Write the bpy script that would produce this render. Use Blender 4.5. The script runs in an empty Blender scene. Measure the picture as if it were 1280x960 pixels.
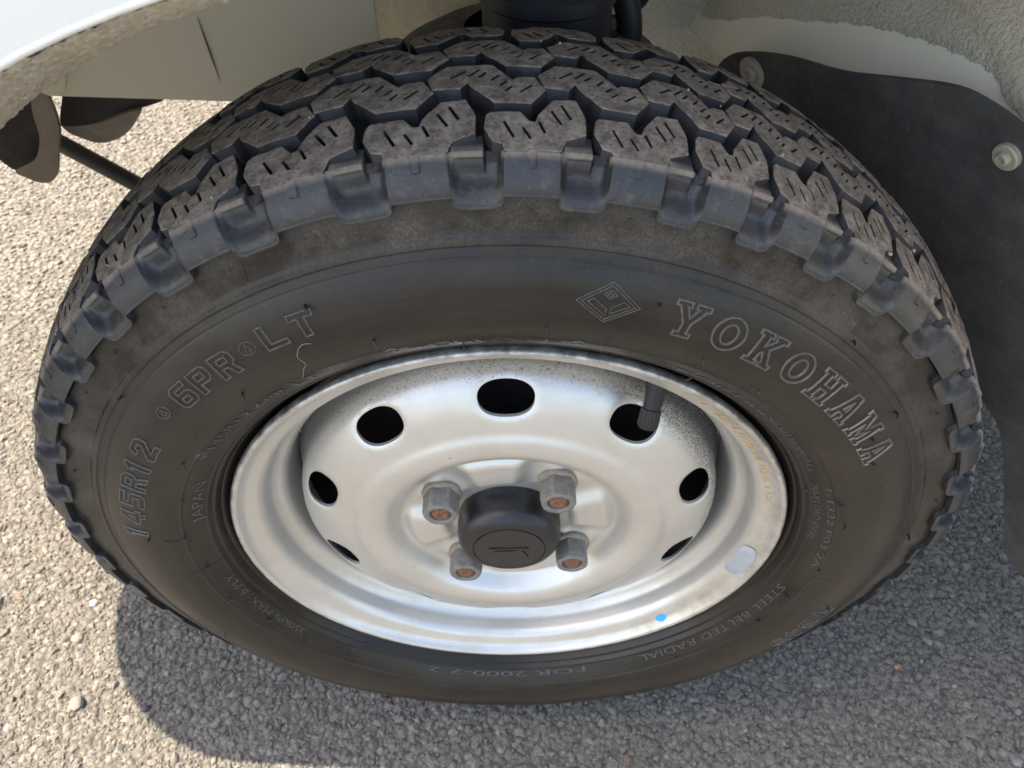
import bpy, bmesh, math, random
import numpy as np
from mathutils import Vector, Matrix, noise
from mathutils.geometry import delaunay_2d_cdt, interpolate_bezier
random.seed(7); rng = np.random.default_rng(11)
PI = math.pi
scene = bpy.context.scene
col = scene.collection
ZC = 0.268                      # wheel centre height above the asphalt
# ---------------------------------------------------------------- camera
cd = bpy.data.cameras.new('camera'); cam = bpy.data.objects.new('camera', cd); col.objects.link(cam)
cam.location = (0.0, -0.2516, 0.4172 + ZC)
cam.rotation_euler = (math.radians(42.66), math.radians(-0.15), math.radians(-0.15))
cd.sensor_width = 36; cd.lens = 958.9 / 1280 * 36; cd.clip_start = 0.01; cd.clip_end = 3000
cd.dof.use_dof = True; cd.dof.focus_distance = 0.365; cd.dof.aperture_fstop = 20.0
scene.camera = cam
# ---------------------------------------------------------------- sky, sun, exposure
SUN_DIR = Vector((0.66, -0.035, -1.0)).normalized()        # the way the light travels
el = math.asin(-SUN_DIR.z); az = math.atan2(-SUN_DIR.x, -SUN_DIR.y)
world = bpy.data.worlds.new('World'); scene.world = world; world.use_nodes = True
wn = world.node_tree; bgn = wn.nodes['Background']
sky = wn.nodes.new('ShaderNodeTexSky'); sky.sky_type = 'NISHITA'; sky.sun_disc = False
sky.sun_elevation = el; sky.sun_rotation = az
sky.air_density = 1.0; sky.dust_density = 2.0
wn.links.new(sky.outputs[0], bgn.inputs[0]); bgn.inputs[1].default_value = 0.15
sd = bpy.data.lights.new('sun', 'SUN'); so = bpy.data.objects.new('sun', sd); col.objects.link(so)
sd.energy = 3.6; sd.angle = math.radians(0.53); sd.color = (1.0, 0.92, 0.81)
so.rotation_euler = SUN_DIR.to_track_quat('-Z', 'Y').to_euler(); so.location = (-3, 0, 5)
scene.view_settings.view_transform = 'Standard'; scene.view_settings.look = 'None'
scene.view_settings.exposure = 1.88; scene.view_settings.gamma = 1.0
scene.view_settings.use_curve_mapping = False
scene.view_settings.use_white_balance = True; scene.view_settings.white_balance_temperature = 7600; scene.view_settings.white_balance_tint = 10

# ================================================================ materials
class NT:
    def __init__(s, name):
        s.m = bpy.data.materials.new(name); s.m.use_nodes = True; s.t = s.m.node_tree
        s.b = s.t.nodes['Principled BSDF']; s.tc = s.t.nodes.new('ShaderNodeTexCoord')
    def n(s, typ, **kw):
        o = s.t.nodes.new('ShaderNode' + typ)
        for k, v in kw.items(): setattr(o, k, v)
        return o
    def l(s, a, b): s.t.links.new(a, b)
    def noise(s, scale, detail=4, rough=.6, vec=None, dist=0):
        o = s.n('TexNoise'); o.inputs['Scale'].default_value = scale; o.inputs['Detail'].default_value = detail
        o.inputs['Roughness'].default_value = rough; o.inputs['Distortion'].default_value = dist
        s.l(vec or s.tc.outputs['Object'], o.inputs['Vector']); return o.outputs['Fac']
    def ramp(s, fac, stops):
        o = s.n('ValToRGB'); e = o.color_ramp.elements
        while len(e) < len(stops): e.new(0.5)
        for i, (p, c) in enumerate(stops):
            e[i].position = p; e[i].color = (c, c, c, 1) if not isinstance(c, tuple) else c + (1,)
        s.l(fac, o.inputs[0]); return o.outputs[0]
    def mix(s, fac, a, b, mode='MIX'):
        o = s.n('Mix', data_type='RGBA', blend_type=mode)
        for v, i in ((fac, 0), (a, 6), (b, 7)):
            if isinstance(v, (int, float)): o.inputs[i].default_value = v if i == 0 else (v, v, v, 1)
            elif isinstance(v, tuple): o.inputs[i].default_value = v + (1,)
            else: s.l(v, o.inputs[i])
        return o.outputs[2]
    def math(s, op, a, b=0.0):
        o = s.n('Math', operation=op)
        for v, i in ((a, 0), (b, 1)):
            if isinstance(v, (int, float)): o.inputs[i].default_value = v
            else: s.l(v, o.inputs[i])
        return o.outputs[0]
    def set(s, k, v):
        if isinstance(v, (int, float)): s.b.inputs[k].default_value = v
        elif isinstance(v, tuple): s.b.inputs[k].default_value = v + (1,) if len(v) == 3 else v
        else: s.l(v, s.b.inputs[k])
    def bump(s, h, strength=.3, dist=.001, chain=None):
        o = s.n('Bump'); o.inputs['Strength'].default_value = strength; o.inputs['Distance'].default_value = dist
        s.l(h, o.inputs['Height'])
        if chain: s.l(chain, o.inputs['Normal'])
        s.l(o.outputs[0], s.b.inputs['Normal']); return o.outputs[0]
    def radius(s):
        x = s.n('SeparateXYZ'); s.l(s.tc.outputs['Object'], x.inputs[0])
        z = s.math('SUBTRACT', x.outputs[2], ZC)
        return s.math('SQRT', s.math('ADD', s.math('MULTIPLY', x.outputs[0], x.outputs[0]), s.math('MULTIPLY', z, z))), x
    def smooth(s, v, a, b):
        o = s.n('MapRange', interpolation_type='SMOOTHSTEP'); s.l(v, o.inputs[0])
        o.inputs[1].default_value = a; o.inputs[2].default_value = b; return o.outputs[0]
M = {}
def simple(name, c, rough, metal=0.0, var=.25, scale=60, bump=0.0, bscale=400, spec=.5):
    t = NT(name); n = t.noise(scale, 6)
    t.set('Base Color', t.mix(n, tuple(x * (1 - var) for x in c), tuple(min(1, x * (1 + var)) for x in c)))
    t.set('Roughness', t.ramp(t.noise(scale * 2, 4), [(.3, max(.02, rough - .08)), (.7, min(1, rough + .08))]))
    t.set('Metallic', metal); t.set('Specular IOR Level', spec)
    if bump: t.bump(t.noise(bscale, 5), bump, .001)
    M[name] = t.m; return t
# sidewall rubber, dusty outside the ridge, polished brown inside
t = NT('sidewall_rubber'); r, xyz = t.radius()
dustn = t.ramp(t.noise(38, 9, .68), [(.42, 0.0), (.68, 1.0)])
fine = t.ramp(t.noise(900, 3, .7), [(.35, 0.2), (.65, 1.0)])
ring = t.math('ADD', t.smooth(r, .2335, .238), t.math('MULTIPLY', t.smooth(r, .212, .232), .35))
dm = t.math('MULTIPLY', t.math('MULTIPLY', ring, dustn), fine)
base = t.mix(t.noise(22, 5), (.0070, .0066, .0064), (.0165, .0138, .0112))
hz = t.math('MULTIPLY', t.ramp(t.noise(14, 6, .6, dist=.6), [(.45, 0), (.75, 1)]), .4)
pol = t.n('CombineXYZ'); t.l(t.math('MULTIPLY', r, 95), pol.inputs[0]); t.l(t.math('MULTIPLY', t.math('ARCTAN2', xyz.outputs[0], t.math('SUBTRACT', xyz.outputs[2], ZC)), 2.2), pol.inputs[1])
smear = t.ramp(t.noise(1.0, 8, .68, vec=pol.outputs[0], dist=.4), [(.40, 0), (.72, 1)])
speck = t.ramp(t.noise(520, 3, .7), [(.66, 0), (.76, 1)])
hz = t.math('ADD', hz, t.math('MULTIPLY', smear, .55))
c1 = t.mix(hz, base, (.036, .030, .024)); c1 = t.mix(t.math('MULTIPLY', speck, .35), c1, (.13, .115, .095))
t.set('Base Color', t.mix(t.math('MULTIPLY', dm, .75), c1, (.105, .09, .075)))
t.set('Roughness', t.mix(dm, t.mix(smear, t.ramp(t.noise(30, 6), [(.3, .22), (.7, .34)]), .46), .85))
t.set('Specular IOR Level', .34)
b1 = t.bump(t.noise(1600, 3, .6), .10, .0006)
t.bump(t.noise(260, 6, .7), .09, .001, b1); M['side'] = t.m
simple('small_letter_rubber', (.056, .054, .052), .28, 0, .3, 120, .1, 900)  # paler than the sidewall, faint ridge highlights put into the colour
simple('letter_rubber_lit', (.085, .080, .075), .27, 0, .3, 120, .1, 900)  # sidewall rubber lightened, the ridges' highlights painted into its colour
# shoulder rubber
t = NT('shoulder_rubber'); r, xyz = t.radius()
da = t.n('Attribute', attribute_name='dust')
d = t.math('MULTIPLY', da.outputs['Fac'], t.ramp(t.noise(300, 6, .7), [(.3, .45), (.6, 1)]))
sp = t.ramp(t.noise(120, 8, .75), [(.52, 0), (.72, .5)])
d = t.math('MAXIMUM', d, t.math('MULTIPLY', sp, .6))
d = t.math('MAXIMUM', d, t.math('MULTIPLY', t.ramp(t.noise(750, 4, .75), [(.62, 0), (.72, 1)]), .55))
t.set('Base Color', t.mix(d, t.mix(t.noise(50), (.018, .019, .022), (.040, .041, .044)), (.24, .20, .165)))
t.set('Roughness', t.mix(d, t.ramp(t.noise(60, 5), [(.3, .26), (.7, .42)]), .9))
b1 = t.bump(t.noise(1100, 4, .7), .3, .0006); t.bump(t.noise(240, 8, .75), .28, .0012, b1); M['shoulder'] = t.m
# tread rubber: dusty worn crowns
t = NT('tread_crown'); n = t.noise(160, 9, .75)
sp = t.ramp(t.noise(700, 4, .8), [(.60, 0), (.75, 1)])
c1 = t.mix(t.ramp(n, [(.36, 0), (.64, 1)]), (.11, .090, .074), (.36, .298, .243))
pit = t.ramp(t.noise(520, 5, .75), [(.36, 1), (.46, 0)]); c1 = t.mix(t.math('MULTIPLY', pit, .7), c1, (.035, .030, .027))
t.set('Base Color', t.mix(t.math('MULTIPLY', sp, .35), c1, (.42, .38, .33)))
t.set('Roughness', .88); t.set('Specular IOR Level', .3)
b1 = t.bump(t.noise(900, 4, .7), .6, .0010); t.bump(t.noise(230, 8, .75), .6, .0022, b1); M['crown'] = t.m
t = NT('groove_rubber'); n = t.noise(120, 8, .7)
t.set('Base Color', t.mix(n, (.008, .009, .012), (.026, .025, .027))); t.set('Roughness', .62)
t.bump(t.noise(700, 5), .2, .0008); M['groove'] = t.m
# silver painted steel
def silver(name, soot):
    t = NT(name); r, xyz = t.radius()
    n = t.noise(18, 6, .6); f = t.noise(1400, 3, .6)
    c = t.mix(n, (.58, .57, .545), (.68, .67, .645))
    br = t.ramp(t.noise(20, 8, .7), [(.45, 0), (.78, .5)])
    c = t.mix(br, c, (.46, .41, .335))
    if soot:
        spk = t.ramp(t.noise(1000, 5, .75), [(.44, 0), (.60, 1)])
        zone = t.math('MULTIPLY', t.smooth(r, .119, .131), t.math('ADD', .22, t.math('MULTIPLY', .9, t.smooth(xyz.outputs[0], .045, .085))))
        c = t.mix(t.math('MULTIPLY', spk, zone), c, (.035, .032, .03))
        s2 = t.ramp(t.noise(420, 3, .5), [(.735, 0), (.755, 1)])
        c = t.mix(t.math('MULTIPLY', s2, .7), c, (.10, .07, .05))
        top = t.math('MULTIPLY', t.ramp(t.noise(700, 4, .7), [(.56, 0), (.64, 1)]), t.math('MULTIPLY', t.smooth(r, .123, .131), t.smooth(xyz.outputs[2], ZC + .06, ZC + .11)))
        c = t.mix(t.math('MULTIPLY', top, .75), c, (.09, .075, .06))
    else:
        s2 = t.ramp(t.noise(300, 4, .6), [(.70, 0), (.74, 1)])
        c = t.mix(t.math('MULTIPLY', s2, .5), c, (.16, .10, .06))
        edge = t.math('MULTIPLY', t.smooth(r, .1640, .1672), t.ramp(t.noise(90, 7, .7), [(.4, .0), (.62, .85)]))
        c = t.mix(edge, c, (.10, .095, .085))
        film = t.math('MULTIPLY', t.math('MULTIPLY', t.smooth(r, .150, .160), t.smooth(xyz.outputs[0], .02, .12)), t.ramp(t.noise(60, 8, .75), [(.42, 0), (.70, .6)]))
        c = t.mix(film, c, (.30, .235, .15))
    t.set('Base Color', c); t.set('Metallic', .68)
    t.set('Roughness', t.ramp(t.noise(40, 6), [(.3, .36), (.7, .48)]))
    t.bump(f, .05, .0004); M[name] = t.m
silver('disc_silver', True); silver('rim_silver', False)
t = NT('stud_rust'); c = t.mix(t.ramp(t.noise(480, 8, .75), [(.3, 0), (.7, 1)]), (.10, .045, .03), (.36, .17, .105))
t.set('Base Color', c); t.set('Roughness', .95); t.bump(t.noise(650, 7, .75), 1.0, .0015); M['stud_rust'] = t.m
simple('nut_zinc', (.21, .205, .19), .6, .35, .55, 260, .8, 700)
simple('washer_zinc', (.34, .28, .22), .6, .5, .45, 400, .4, 900)
simple('cap_plastic', (.013, .0135, .016), .38, 0, .3, 80, .08, 1500)
simple('emblem_plastic', (.02, .02, .021), .45, 0, .2, 80)
simple('valve_rubber', (.009, .009, .0095), .55, 0, .4, 300, .2, 900)
simple('lead_weight', (.42, .46, .52), .5, .5, .2, 200, .3, 500)
simple('blue_paint', (.03, .36, .78), .5, 0, .1, 200)
simple('stamp_ochre', (.55, .38, .16), .8, 0, .3, 400)
simple('hair_rubber', (.012, .012, .014), .4, 0, .2, 300)
simple('backing_dark', (.012, .011, .011), .9, 0, .4, 60)
simple('white_paint', (.80, .81, .80), .28, 0, .02, 10)
t = NT('black_rubber_flap')
c = t.mix(t.ramp(t.noise(24, 10, .72), [(.36, 0), (.66, 1)]), (.036, .036, .037), (.085, .084, .081))
c = t.mix(t.ramp(t.noise(260, 5, .7), [(.60, 0), (.72, .6)]), c, (.17, .165, .155))
t.set('Base Color', c); t.set('Roughness', .8); t.bump(t.noise(400, 6, .7), .5, .001); M['black_rubber_flap'] = t.m
simple('black_steel', (.012, .012, .012), .6, 0, .4, 60, .1, 300)
simple('dusty_steel', (.30, .255, .21), .8, 0, .6, 30, .3, 400)
simple('screw_beige', (.36, .325, .26), .6, .1, .3, 300, .2, 700)
simple('strut_black', (.012, .013, .017), .5, 0, .4, 60, .1, 300)
t = NT('beige_paint')
n = t.noise(9, 6, .6); c = t.mix(n, (.80, .745, .585), (.86, .81, .67))
rs = t.ramp(t.noise(70, 6, .7), [(.70, 0), (.78, 1)])
c = t.mix(t.math('MULTIPLY', rs, .55), c, (.26, .18, .10))
t.set('Base Color', c); t.set('Roughness', .5); t.bump(t.noise(300, 3), .05, .001); M['beige'] = t.m
def undercoat(name, a, b, sc):
    t = NT(name); n1 = t.noise(sc, 6, .62, dist=.25); n2 = t.noise(sc * 3.2, 4, .6)
    c = t.mix(t.ramp(n1, [(.3, 0), (.7, 1)]), a, b)
    c = t.mix(t.ramp(t.noise(12, 4), [(.4, 0), (.75, .5)]), c, tuple(x * .72 for x in a))
    t.set('Base Color', c); t.set('Roughness', .75)
    b1 = t.bump(n2, .5, .002); t.bump(n1, .8, .005, b1); M[name] = t.m
undercoat('undercoat', (.70, .62, .47), (.84, .77, .62), 330)
undercoat('undercoat_pale', (.70, .635, .50), (.84, .78, .65), 400)
undercoat('lip_coat', (.44, .40, .33), (.66, .61, .515), 300)
simple('rust_line', (.34, .20, .10), .9, 0, .4, 300)
# asphalt binder and stones
t = NT('asphalt_binder'); v = t.n('TexVoronoi'); v.inputs['Scale'].default_value = 150
t.l(t.tc.outputs['Object'], v.inputs['Vector']); n = t.noise(60, 8, .7)
cc = t.n('SeparateColor'); t.l(v.outputs['Color'], cc.inputs[0])
c = t.mix(cc.outputs[0], (.165, .153, .135), (.27, .25, .22)); c = t.mix(t.ramp(v.outputs['Distance'], [(.25, 0), (.6, .8)]), c, (.075, .070, .064))
t.set('Base Color', c); t.set('Roughness', .92)
t.bump(t.math('SUBTRACT', 1.0, v.outputs['Distance']), .8, .006); M['binder'] = t.m
t = NT('asphalt_stone'); at = t.n('Attribute', attribute_name='tint')
c = t.mix(t.ramp(t.noise(380, 8, .75), [(.3, 0), (.7, 1)]), .62, 1.3)
t.set('Base Color', t.mix(1.0, at.outputs['Color'], c, 'MULTIPLY')); t.set('Roughness', .85); t.set('Specular IOR Level', .35)
b1 = t.bump(t.noise(420, 8, .75), .9, .0035); t.bump(t.noise(1500, 4, .7), .6, .0010, b1); M['stone'] = t.m
for k, c in (('pebble_white', (.50, .50, .48)), ('pebble_tan', (.235, .217, .188)), ('pebble_orange', (.50, .22, .10)), ('pebble_dark', (.07, .066, .062))):
    simple(k, c, .8, 0, .25, 300, .4, 700)

# ================================================================ helpers
def tag(o, label=None, cat=None, group=None, kind=None):
    for k, v in (('label', label), ('category', cat), ('group', group), ('kind', kind)):
        if v: o[k] = v
    return o
def empty(name, loc):
    o = bpy.data.objects.new(name, None); col.objects.link(o); o.location = loc; o.empty_display_size = .05; return o
def mk(name, V, F, mats, parent=None, smooth=True, idx=None, recalc=False, sharp=None):
    me = bpy.data.meshes.new(name)
    me.from_pydata([tuple(map(float, v)) for v in V], [], [tuple(map(int, f)) for f in F])
    for m in (mats if isinstance(mats, (list, tuple)) else [mats]): me.materials.append(M[m] if isinstance(m, str) else m)
    if idx is not None: me.polygons.foreach_set('material_index', np.asarray(idx, dtype=np.int32))
    if recalc:
        b = bmesh.new(); b.from_mesh(me); bmesh.ops.recalc_face_normals(b, faces=b.faces); b.to_mesh(me); b.free()
    me.polygons.foreach_set('use_smooth', np.full(len(me.polygons), bool(smooth)))
    if sharp: me.set_sharp_from_angle(angle=math.radians(sharp))
    me.update()
    o = bpy.data.objects.new(name, me); col.objects.link(o)
    if parent: o.parent = parent; 
    if parent and parent.parent is None and parent.type == 'EMPTY': o.location = tuple(-x for x in parent.location)
    return o
def sstep(a, b, x):
    t = np.clip((np.asarray(x, float) - a) / (b - a), 0, 1); return t * t * (3 - 2 * t)
def W(th, r, y):                       # wheel coordinates (radians) -> world
    return np.stack(np.broadcast_arrays(r * np.sin(th), y, r * np.cos(th) + ZC), -1)
def ground_clamp(V):
    # the loaded tyre: squashed and bulging towards the contact patch, flat on the ground
    V = np.array(V, dtype=float); x, y, z = V[:, 0], V[:, 1], V[:, 2] - ZC
    r = np.hypot(x, z); th = np.abs(np.arctan2(x, z)); w = sstep(math.radians(78), math.radians(140), th)
    k = np.clip((r - .170) / .10, 0, 1)
    r2 = r - w * .0085 * k * k; out = w * .0045 * np.exp(-((r - .228) / .022) ** 2) * np.sign(.0535 - y) * np.clip(np.abs(y - .0535) / .06, 0, 1)
    inn = w * .0055 * sstep(.243, .254, r) * np.sign(.0535 - y) * np.clip((np.abs(y - .0535) - .045) / .015, 0, 1)
    f = r2 / np.maximum(r, 1e-9); V[:, 0] = x * f; V[:, 2] = z * f + ZC; V[:, 1] = y - out + inn
    V[:, 2] = np.maximum(V[:, 2], .0015); return V
def lathe(prof, n=180, close=True):    # prof: list of (r, y)
    P = np.array(prof); th = np.linspace(0, 2 * PI, n, endpoint=False)
    V = W(th[:, None], P[None, :, 0], P[None, :, 1]).reshape(-1, 3); k = len(P); F = []
    for i in range(n):
        j = (i + 1) % n
        for q in range(k - 1): F.append((i * k + q, i * k + q + 1, j * k + q + 1, j * k + q))
    return V, F
def spline(pts, n):                    # Catmull-Rom through points
    P = np.array(pts, float); P = np.vstack([2 * P[0] - P[1], P, 2 * P[-1] - P[-2]]); out = []
    for i in range(1, len(P) - 2):
        for t in np.linspace(0, 1, n, endpoint=False):
            a, b, c, d = P[i - 1:i + 3]
            out.append(.5 * ((2 * b) + (-a + c) * t + (2 * a - 5 * b + 4 * c - d) * t * t + (-a + 3 * b - 3 * c + d) * t ** 3))
    out.append(P[-2]); return np.array(out)
def tube(path, rad, n=10, cap=True):
    P = np.array(path, float); k = len(P); rad = np.broadcast_to(np.array(rad, float), (k,)); V = []; F = []
    up = np.array((.13, .31, .94))
    for i in range(k):
        d = P[min(i + 1, k - 1)] - P[max(i - 1, 0)]; d /= np.linalg.norm(d)
        a = np.cross(d, up); a /= np.linalg.norm(a); b = np.cross(d, a)
        for q in range(n):
            t = 2 * PI * q / n; V.append(P[i] + rad[i] * (a * math.cos(t) + b * math.sin(t)))
    for i in range(k - 1):
        for q in range(n): F.append((i * n + q, i * n + (q + 1) % n, (i + 1) * n + (q + 1) % n, (i + 1) * n + q))
    if cap: F.append(tuple(range(n))[::-1]); F.append(tuple(range((k - 1) * n, k * n)))
    return V, F
def inpoly(p, poly):
    x, y = p; c = False; n = len(poly); j = n - 1
    for i in range(n):
        xi, yi = poly[i]; xj, yj = poly[j]
        if (yi > y) != (yj > y) and x < (xj - xi) * (y - yi) / (yj - yi) + xi: c = not c
        j = i
    return c
def offset(poly, d):                   # positive d grows a counter-clockwise polygon
    P = np.array(poly, float); n = len(P); out = []
    for i in range(n):
        a, b, c = P[i - 1], P[i], P[(i + 1) % n]
        u = (b - a) / np.linalg.norm(b - a); v = (c - b) / np.linalg.norm(c - b)
        n1 = np.array((u[1], -u[0])); n2 = np.array((v[1], -v[0])); m = n1 + n2; m /= np.linalg.norm(m)
        out.append(b + m * d / max(.55, m @ n1))
    return np.array(out)
def ccw(p):
    p = np.array(p, float); a = np.sum(p[:, 0] * np.roll(p[:, 1], -1) - np.roll(p[:, 0], -1) * p[:, 1]); return p if a > 0 else p[::-1]
def resample(poly, step):
    P = np.array(poly, float); out = []
    for i in range(len(P)):
        a, b = P[i], P[(i + 1) % len(P)]; k = max(1, int(round(np.linalg.norm(b - a) / step)))
        for q in range(k): out.append(a + (b - a) * q / k)
    return np.array(out)

# ================================================================ ground
def sheet(name, x0, x1, y0, y1, z, mat):
    return mk(name, [(x0, y0, z), (x1, y0, z), (x1, y1, z), (x0, y1, z)], [(0, 1, 2, 3)], mat)
g = sheet('asphalt_ground', -900, 900, -900, 900, 0.0, 'binder'); tag(g, 'weathered grey asphalt ground beneath the wheel', 'asphalt', kind='structure')
def ico(sub):
    b = bmesh.new(); bmesh.ops.create_icosphere(b, subdivisions=sub, radius=1.0)
    V = np.array([v.co for v in b.verts]); F = np.array([[v.index for v in f.verts] for f in b.faces]); b.free(); return V, F
def rock_protos(sub, n):
    V, F = ico(sub); L = []
    for _ in range(n):
        U = V.copy()
        for _ in range(10):            # chop facets off
            d = rng.normal(size=3); d /= np.linalg.norm(d); h = rng.uniform(.45, .8); s = U @ d; k = s > h
            U[k] -= np.outer((s[k] - h) * .9, d)
        U *= 1 + rng.normal(0, .11, (len(U), 1)); L.append(U)
    return L, F
def visible(x, y, m=.12):
    # keep stones near the part of the ground the photograph shows
    lim = .46 + .46 * y + m
    return (np.abs(x) < lim) & (y > -.16) & (y < 1.75) & ~((x > -.10) & (x < .10) & (y > -.0) & (y < .11))
def scatter(x0, x1, y0, y1, cell, smin, smax, sub, emb, name):
    gx, gy = np.meshgrid(np.arange(x0, x1, cell), np.arange(y0, y1, cell)); gx = gx.ravel(); gy = gy.ravel()
    gx = gx + rng.uniform(-.55, .55, gx.shape) * cell; gy = gy + rng.uniform(-.55, .55, gy.shape) * cell
    k = visible(gx, gy) & ~((gx > -.18) & (gy > .42)); gx, gy = gx[k], gy[k]; n = len(gx)
    pr, F = rock_protos(sub, 14); nv = len(pr[0]); pr = np.array(pr)
    s = smin + (smax - smin) * rng.beta(1.3, 2.6, n)
    sc = s[:, None] * rng.uniform(.75, 1.25, (n, 3)); sc[:, 2] *= .62
    a = rng.uniform(0, 2 * PI, n); U = pr[rng.integers(0, 14, n)] * sc[:, None, :]
    ca, sa = np.cos(a)[:, None], np.sin(a)[:, None]
    X = U[..., 0] * ca - U[..., 1] * sa + gx[:, None]; Y = U[..., 0] * sa + U[..., 1] * ca + gy[:, None]
    Z = U[..., 2] + (sc[:, 2] * emb + rng.normal(0, .0005, n))[:, None]
    V = np.stack([X, Y, Z], -1).reshape(-1, 3); FF = (F[None] + (np.arange(n) * nv)[:, None, None]).reshape(-1, 3)
    base = np.array((.244, .229, .204)); lum = np.exp(rng.normal(0, .11, n))[:, None]
    tint = np.clip(base * lum * (1 + rng.normal(0, .012, (n, 3))), .03, .6)
    w = rng.random(n); tint[w < .006] = (.40, .39, .375); tint[(w > .010) & (w < .0108)] = (.36, .22, .15)
    return V, FF, np.repeat(tint, nv, 0)
parts = [scatter(-.82, .82, -.16, .5, .0068, .0024, .0072, 2, -.30, 'a'), scatter(-1.3, -.15, .45, 1.6, .0085, .0026, .0068, 1, .1, 'b'),
         scatter(-.82, .82, -.16, .5, .0036, .0011, .0028, 1, .14, 'c')]
off = 0; VV = []; FF = []; TT = []
for V, F, T in parts: VV.append(V); FF.append(F + off); TT.append(T); off += len(V)
VV = np.concatenate(VV); FF = np.concatenate(FF); TT = np.concatenate(TT)
me = bpy.data.meshes.new('asphalt_aggregate'); me.vertices.add(len(VV)); me.vertices.foreach_set('co', VV.ravel().astype(np.float32))
me.loops.add(len(FF) * 3); me.loops.foreach_set('vertex_index', FF.ravel().astype(np.int32)); me.polygons.add(len(FF))
me.polygons.foreach_set('loop_start', (np.arange(len(FF)) * 3).astype(np.int32)); me.polygons.foreach_set('loop_total', np.full(len(FF), 3, np.int32))
me.materials.append(M['stone']); me.update(calc_edges=True); me.polygons.foreach_set('use_smooth', np.ones(len(FF), bool))
ca = me.color_attributes.new('tint', 'FLOAT_COLOR', 'POINT'); ca.data.foreach_set('color', np.concatenate([TT, np.ones((len(TT), 1))], 1).ravel().astype(np.float32))
me.set_sharp_from_angle(angle=math.radians(38))
ag = bpy.data.objects.new('asphalt_aggregate', me); col.objects.link(ag); tag(ag, 'coarse grey stones bound in the asphalt surface', 'stones', kind='stuff')

# ================================================================ wheel
wheel = empty('wheel', (0, .055, 0))
tag(wheel, 'black all-terrain tyre on a silver steel wheel with four nuts', 'wheel')
# ---- tyre sidewall
RP = np.array([.160, .164, .168, .172, .178, .183, .19, .198, .207, .215, .225, .2362, .245, .2500, .2546, .2562, .262])
YP = np.array([.016, .011, .0072, .0012, -.0062, -.0107, -.0155, -.0185, -.0196, -.0187, -.0153, -.0090, -.0068, -.0058, -.0046, .0070, .0115])
_sp = np.vstack([spline(np.stack([RP, YP], 1)[:-2], 24), np.stack([RP, YP], 1)[-2:]])
def gauss(r, c, w): return np.exp(-((r - c) / w) ** 2)
def y_smooth(r): return np.interp(r, _sp[:, 0], _sp[:, 1])
def y_side(r):
    r = np.asarray(r, float)
    y = y_smooth(r)
    y = y - .0009 * (sstep(.2342, .2352, r) * (1 - sstep(.2372, .2388, r)))       # ridge
    y = y + .0003 * gauss(r, .2305, .0004)
    y = y - .0005 * gauss(r, .1902, .0005)
    y = y - .0010 * gauss(r, .1782, .0007) - .0008 * gauss(r, .1750, .0006) + .0006 * gauss(r, .1766, .0006) + .0008 * gauss(r, .1728, .0007)
    return y
def nrm_side(r):
    dy = (y_smooth(r + 5e-4) - y_smooth(r - 5e-4)) / 1e-3
    l = np.sqrt(1 + dy * dy); return dy / l, -1 / l        # (radial, y) outward normal
def on_side(th, r, h):
    nr, ny = nrm_side(np.asarray(r, float)); q = W(th, r + nr * h, y_side(r) + ny * h); return ground_clamp(q.reshape(-1, 3)).reshape(q.shape)
rs = np.concatenate([np.arange(.160, .172, .002), np.arange(.172, .1800, .0003), np.arange(.1800, .1885, .0012), np.arange(.1885, .192, .0003), np.arange(.192, .2285, .0018),
                     np.arange(.2285, .2325, .0003), np.arange(.2325, .2395, .0003), np.arange(.2395, .262, .0015)])
YC = .0535                                                  # tyre centre plane
TR, TC = .277, .200
def r_tread(y): return TR - TC + np.sqrt(np.maximum(TC ** 2 - (np.asarray(y) - .055) ** 2, 1e-6))
GD = .0085
yy = np.linspace(.004, 2 * YC - .004, 30)
prof = [(a, float(y_side(a))) for a in rs] + [(float(r_tread(y)) - GD, y) for y in yy[3:-3]] + \
       [(.2635, 2 * YC - .0035)] + [(a, 2 * YC - float(y_smooth(a))) for a in rs[::-6]]
V, F = lathe(prof, 300); V = ground_clamp(V)
nside = len(rs) - 1; k = len(prof) - 1
idx = [0 if (i % k) < nside or (i % k) > nside + 30 else 1 for i in range(len(F))]
tyre = mk('tyre', V, F, ['side', 'groove'], wheel, True, idx, sharp=50)
# ---- pitch sequence
SC = [-75.3, -66.9, -58.6, -50.5, -42.1, -32.7, -23.1, -12.3, -2.5, 6.2, 14.7, 22.0, 29.6, 36.9, 45.6, 54.4, 64.3, 74.0, 82.4, 91.2]
NEXT = 22; step = (360 - (SC[-1] - SC[0])) / NEXT
TH = SC + [SC[-1] + step * i for i in range(1, NEXT)]       # 41 scoop angles
NP = len(TH); U_ = np.arange(-2, NP + 3); T_ = np.radians([TH[i % NP] + 360 * (i // NP) for i in U_])
def theta(u): return np.interp(u, U_, T_)
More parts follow.
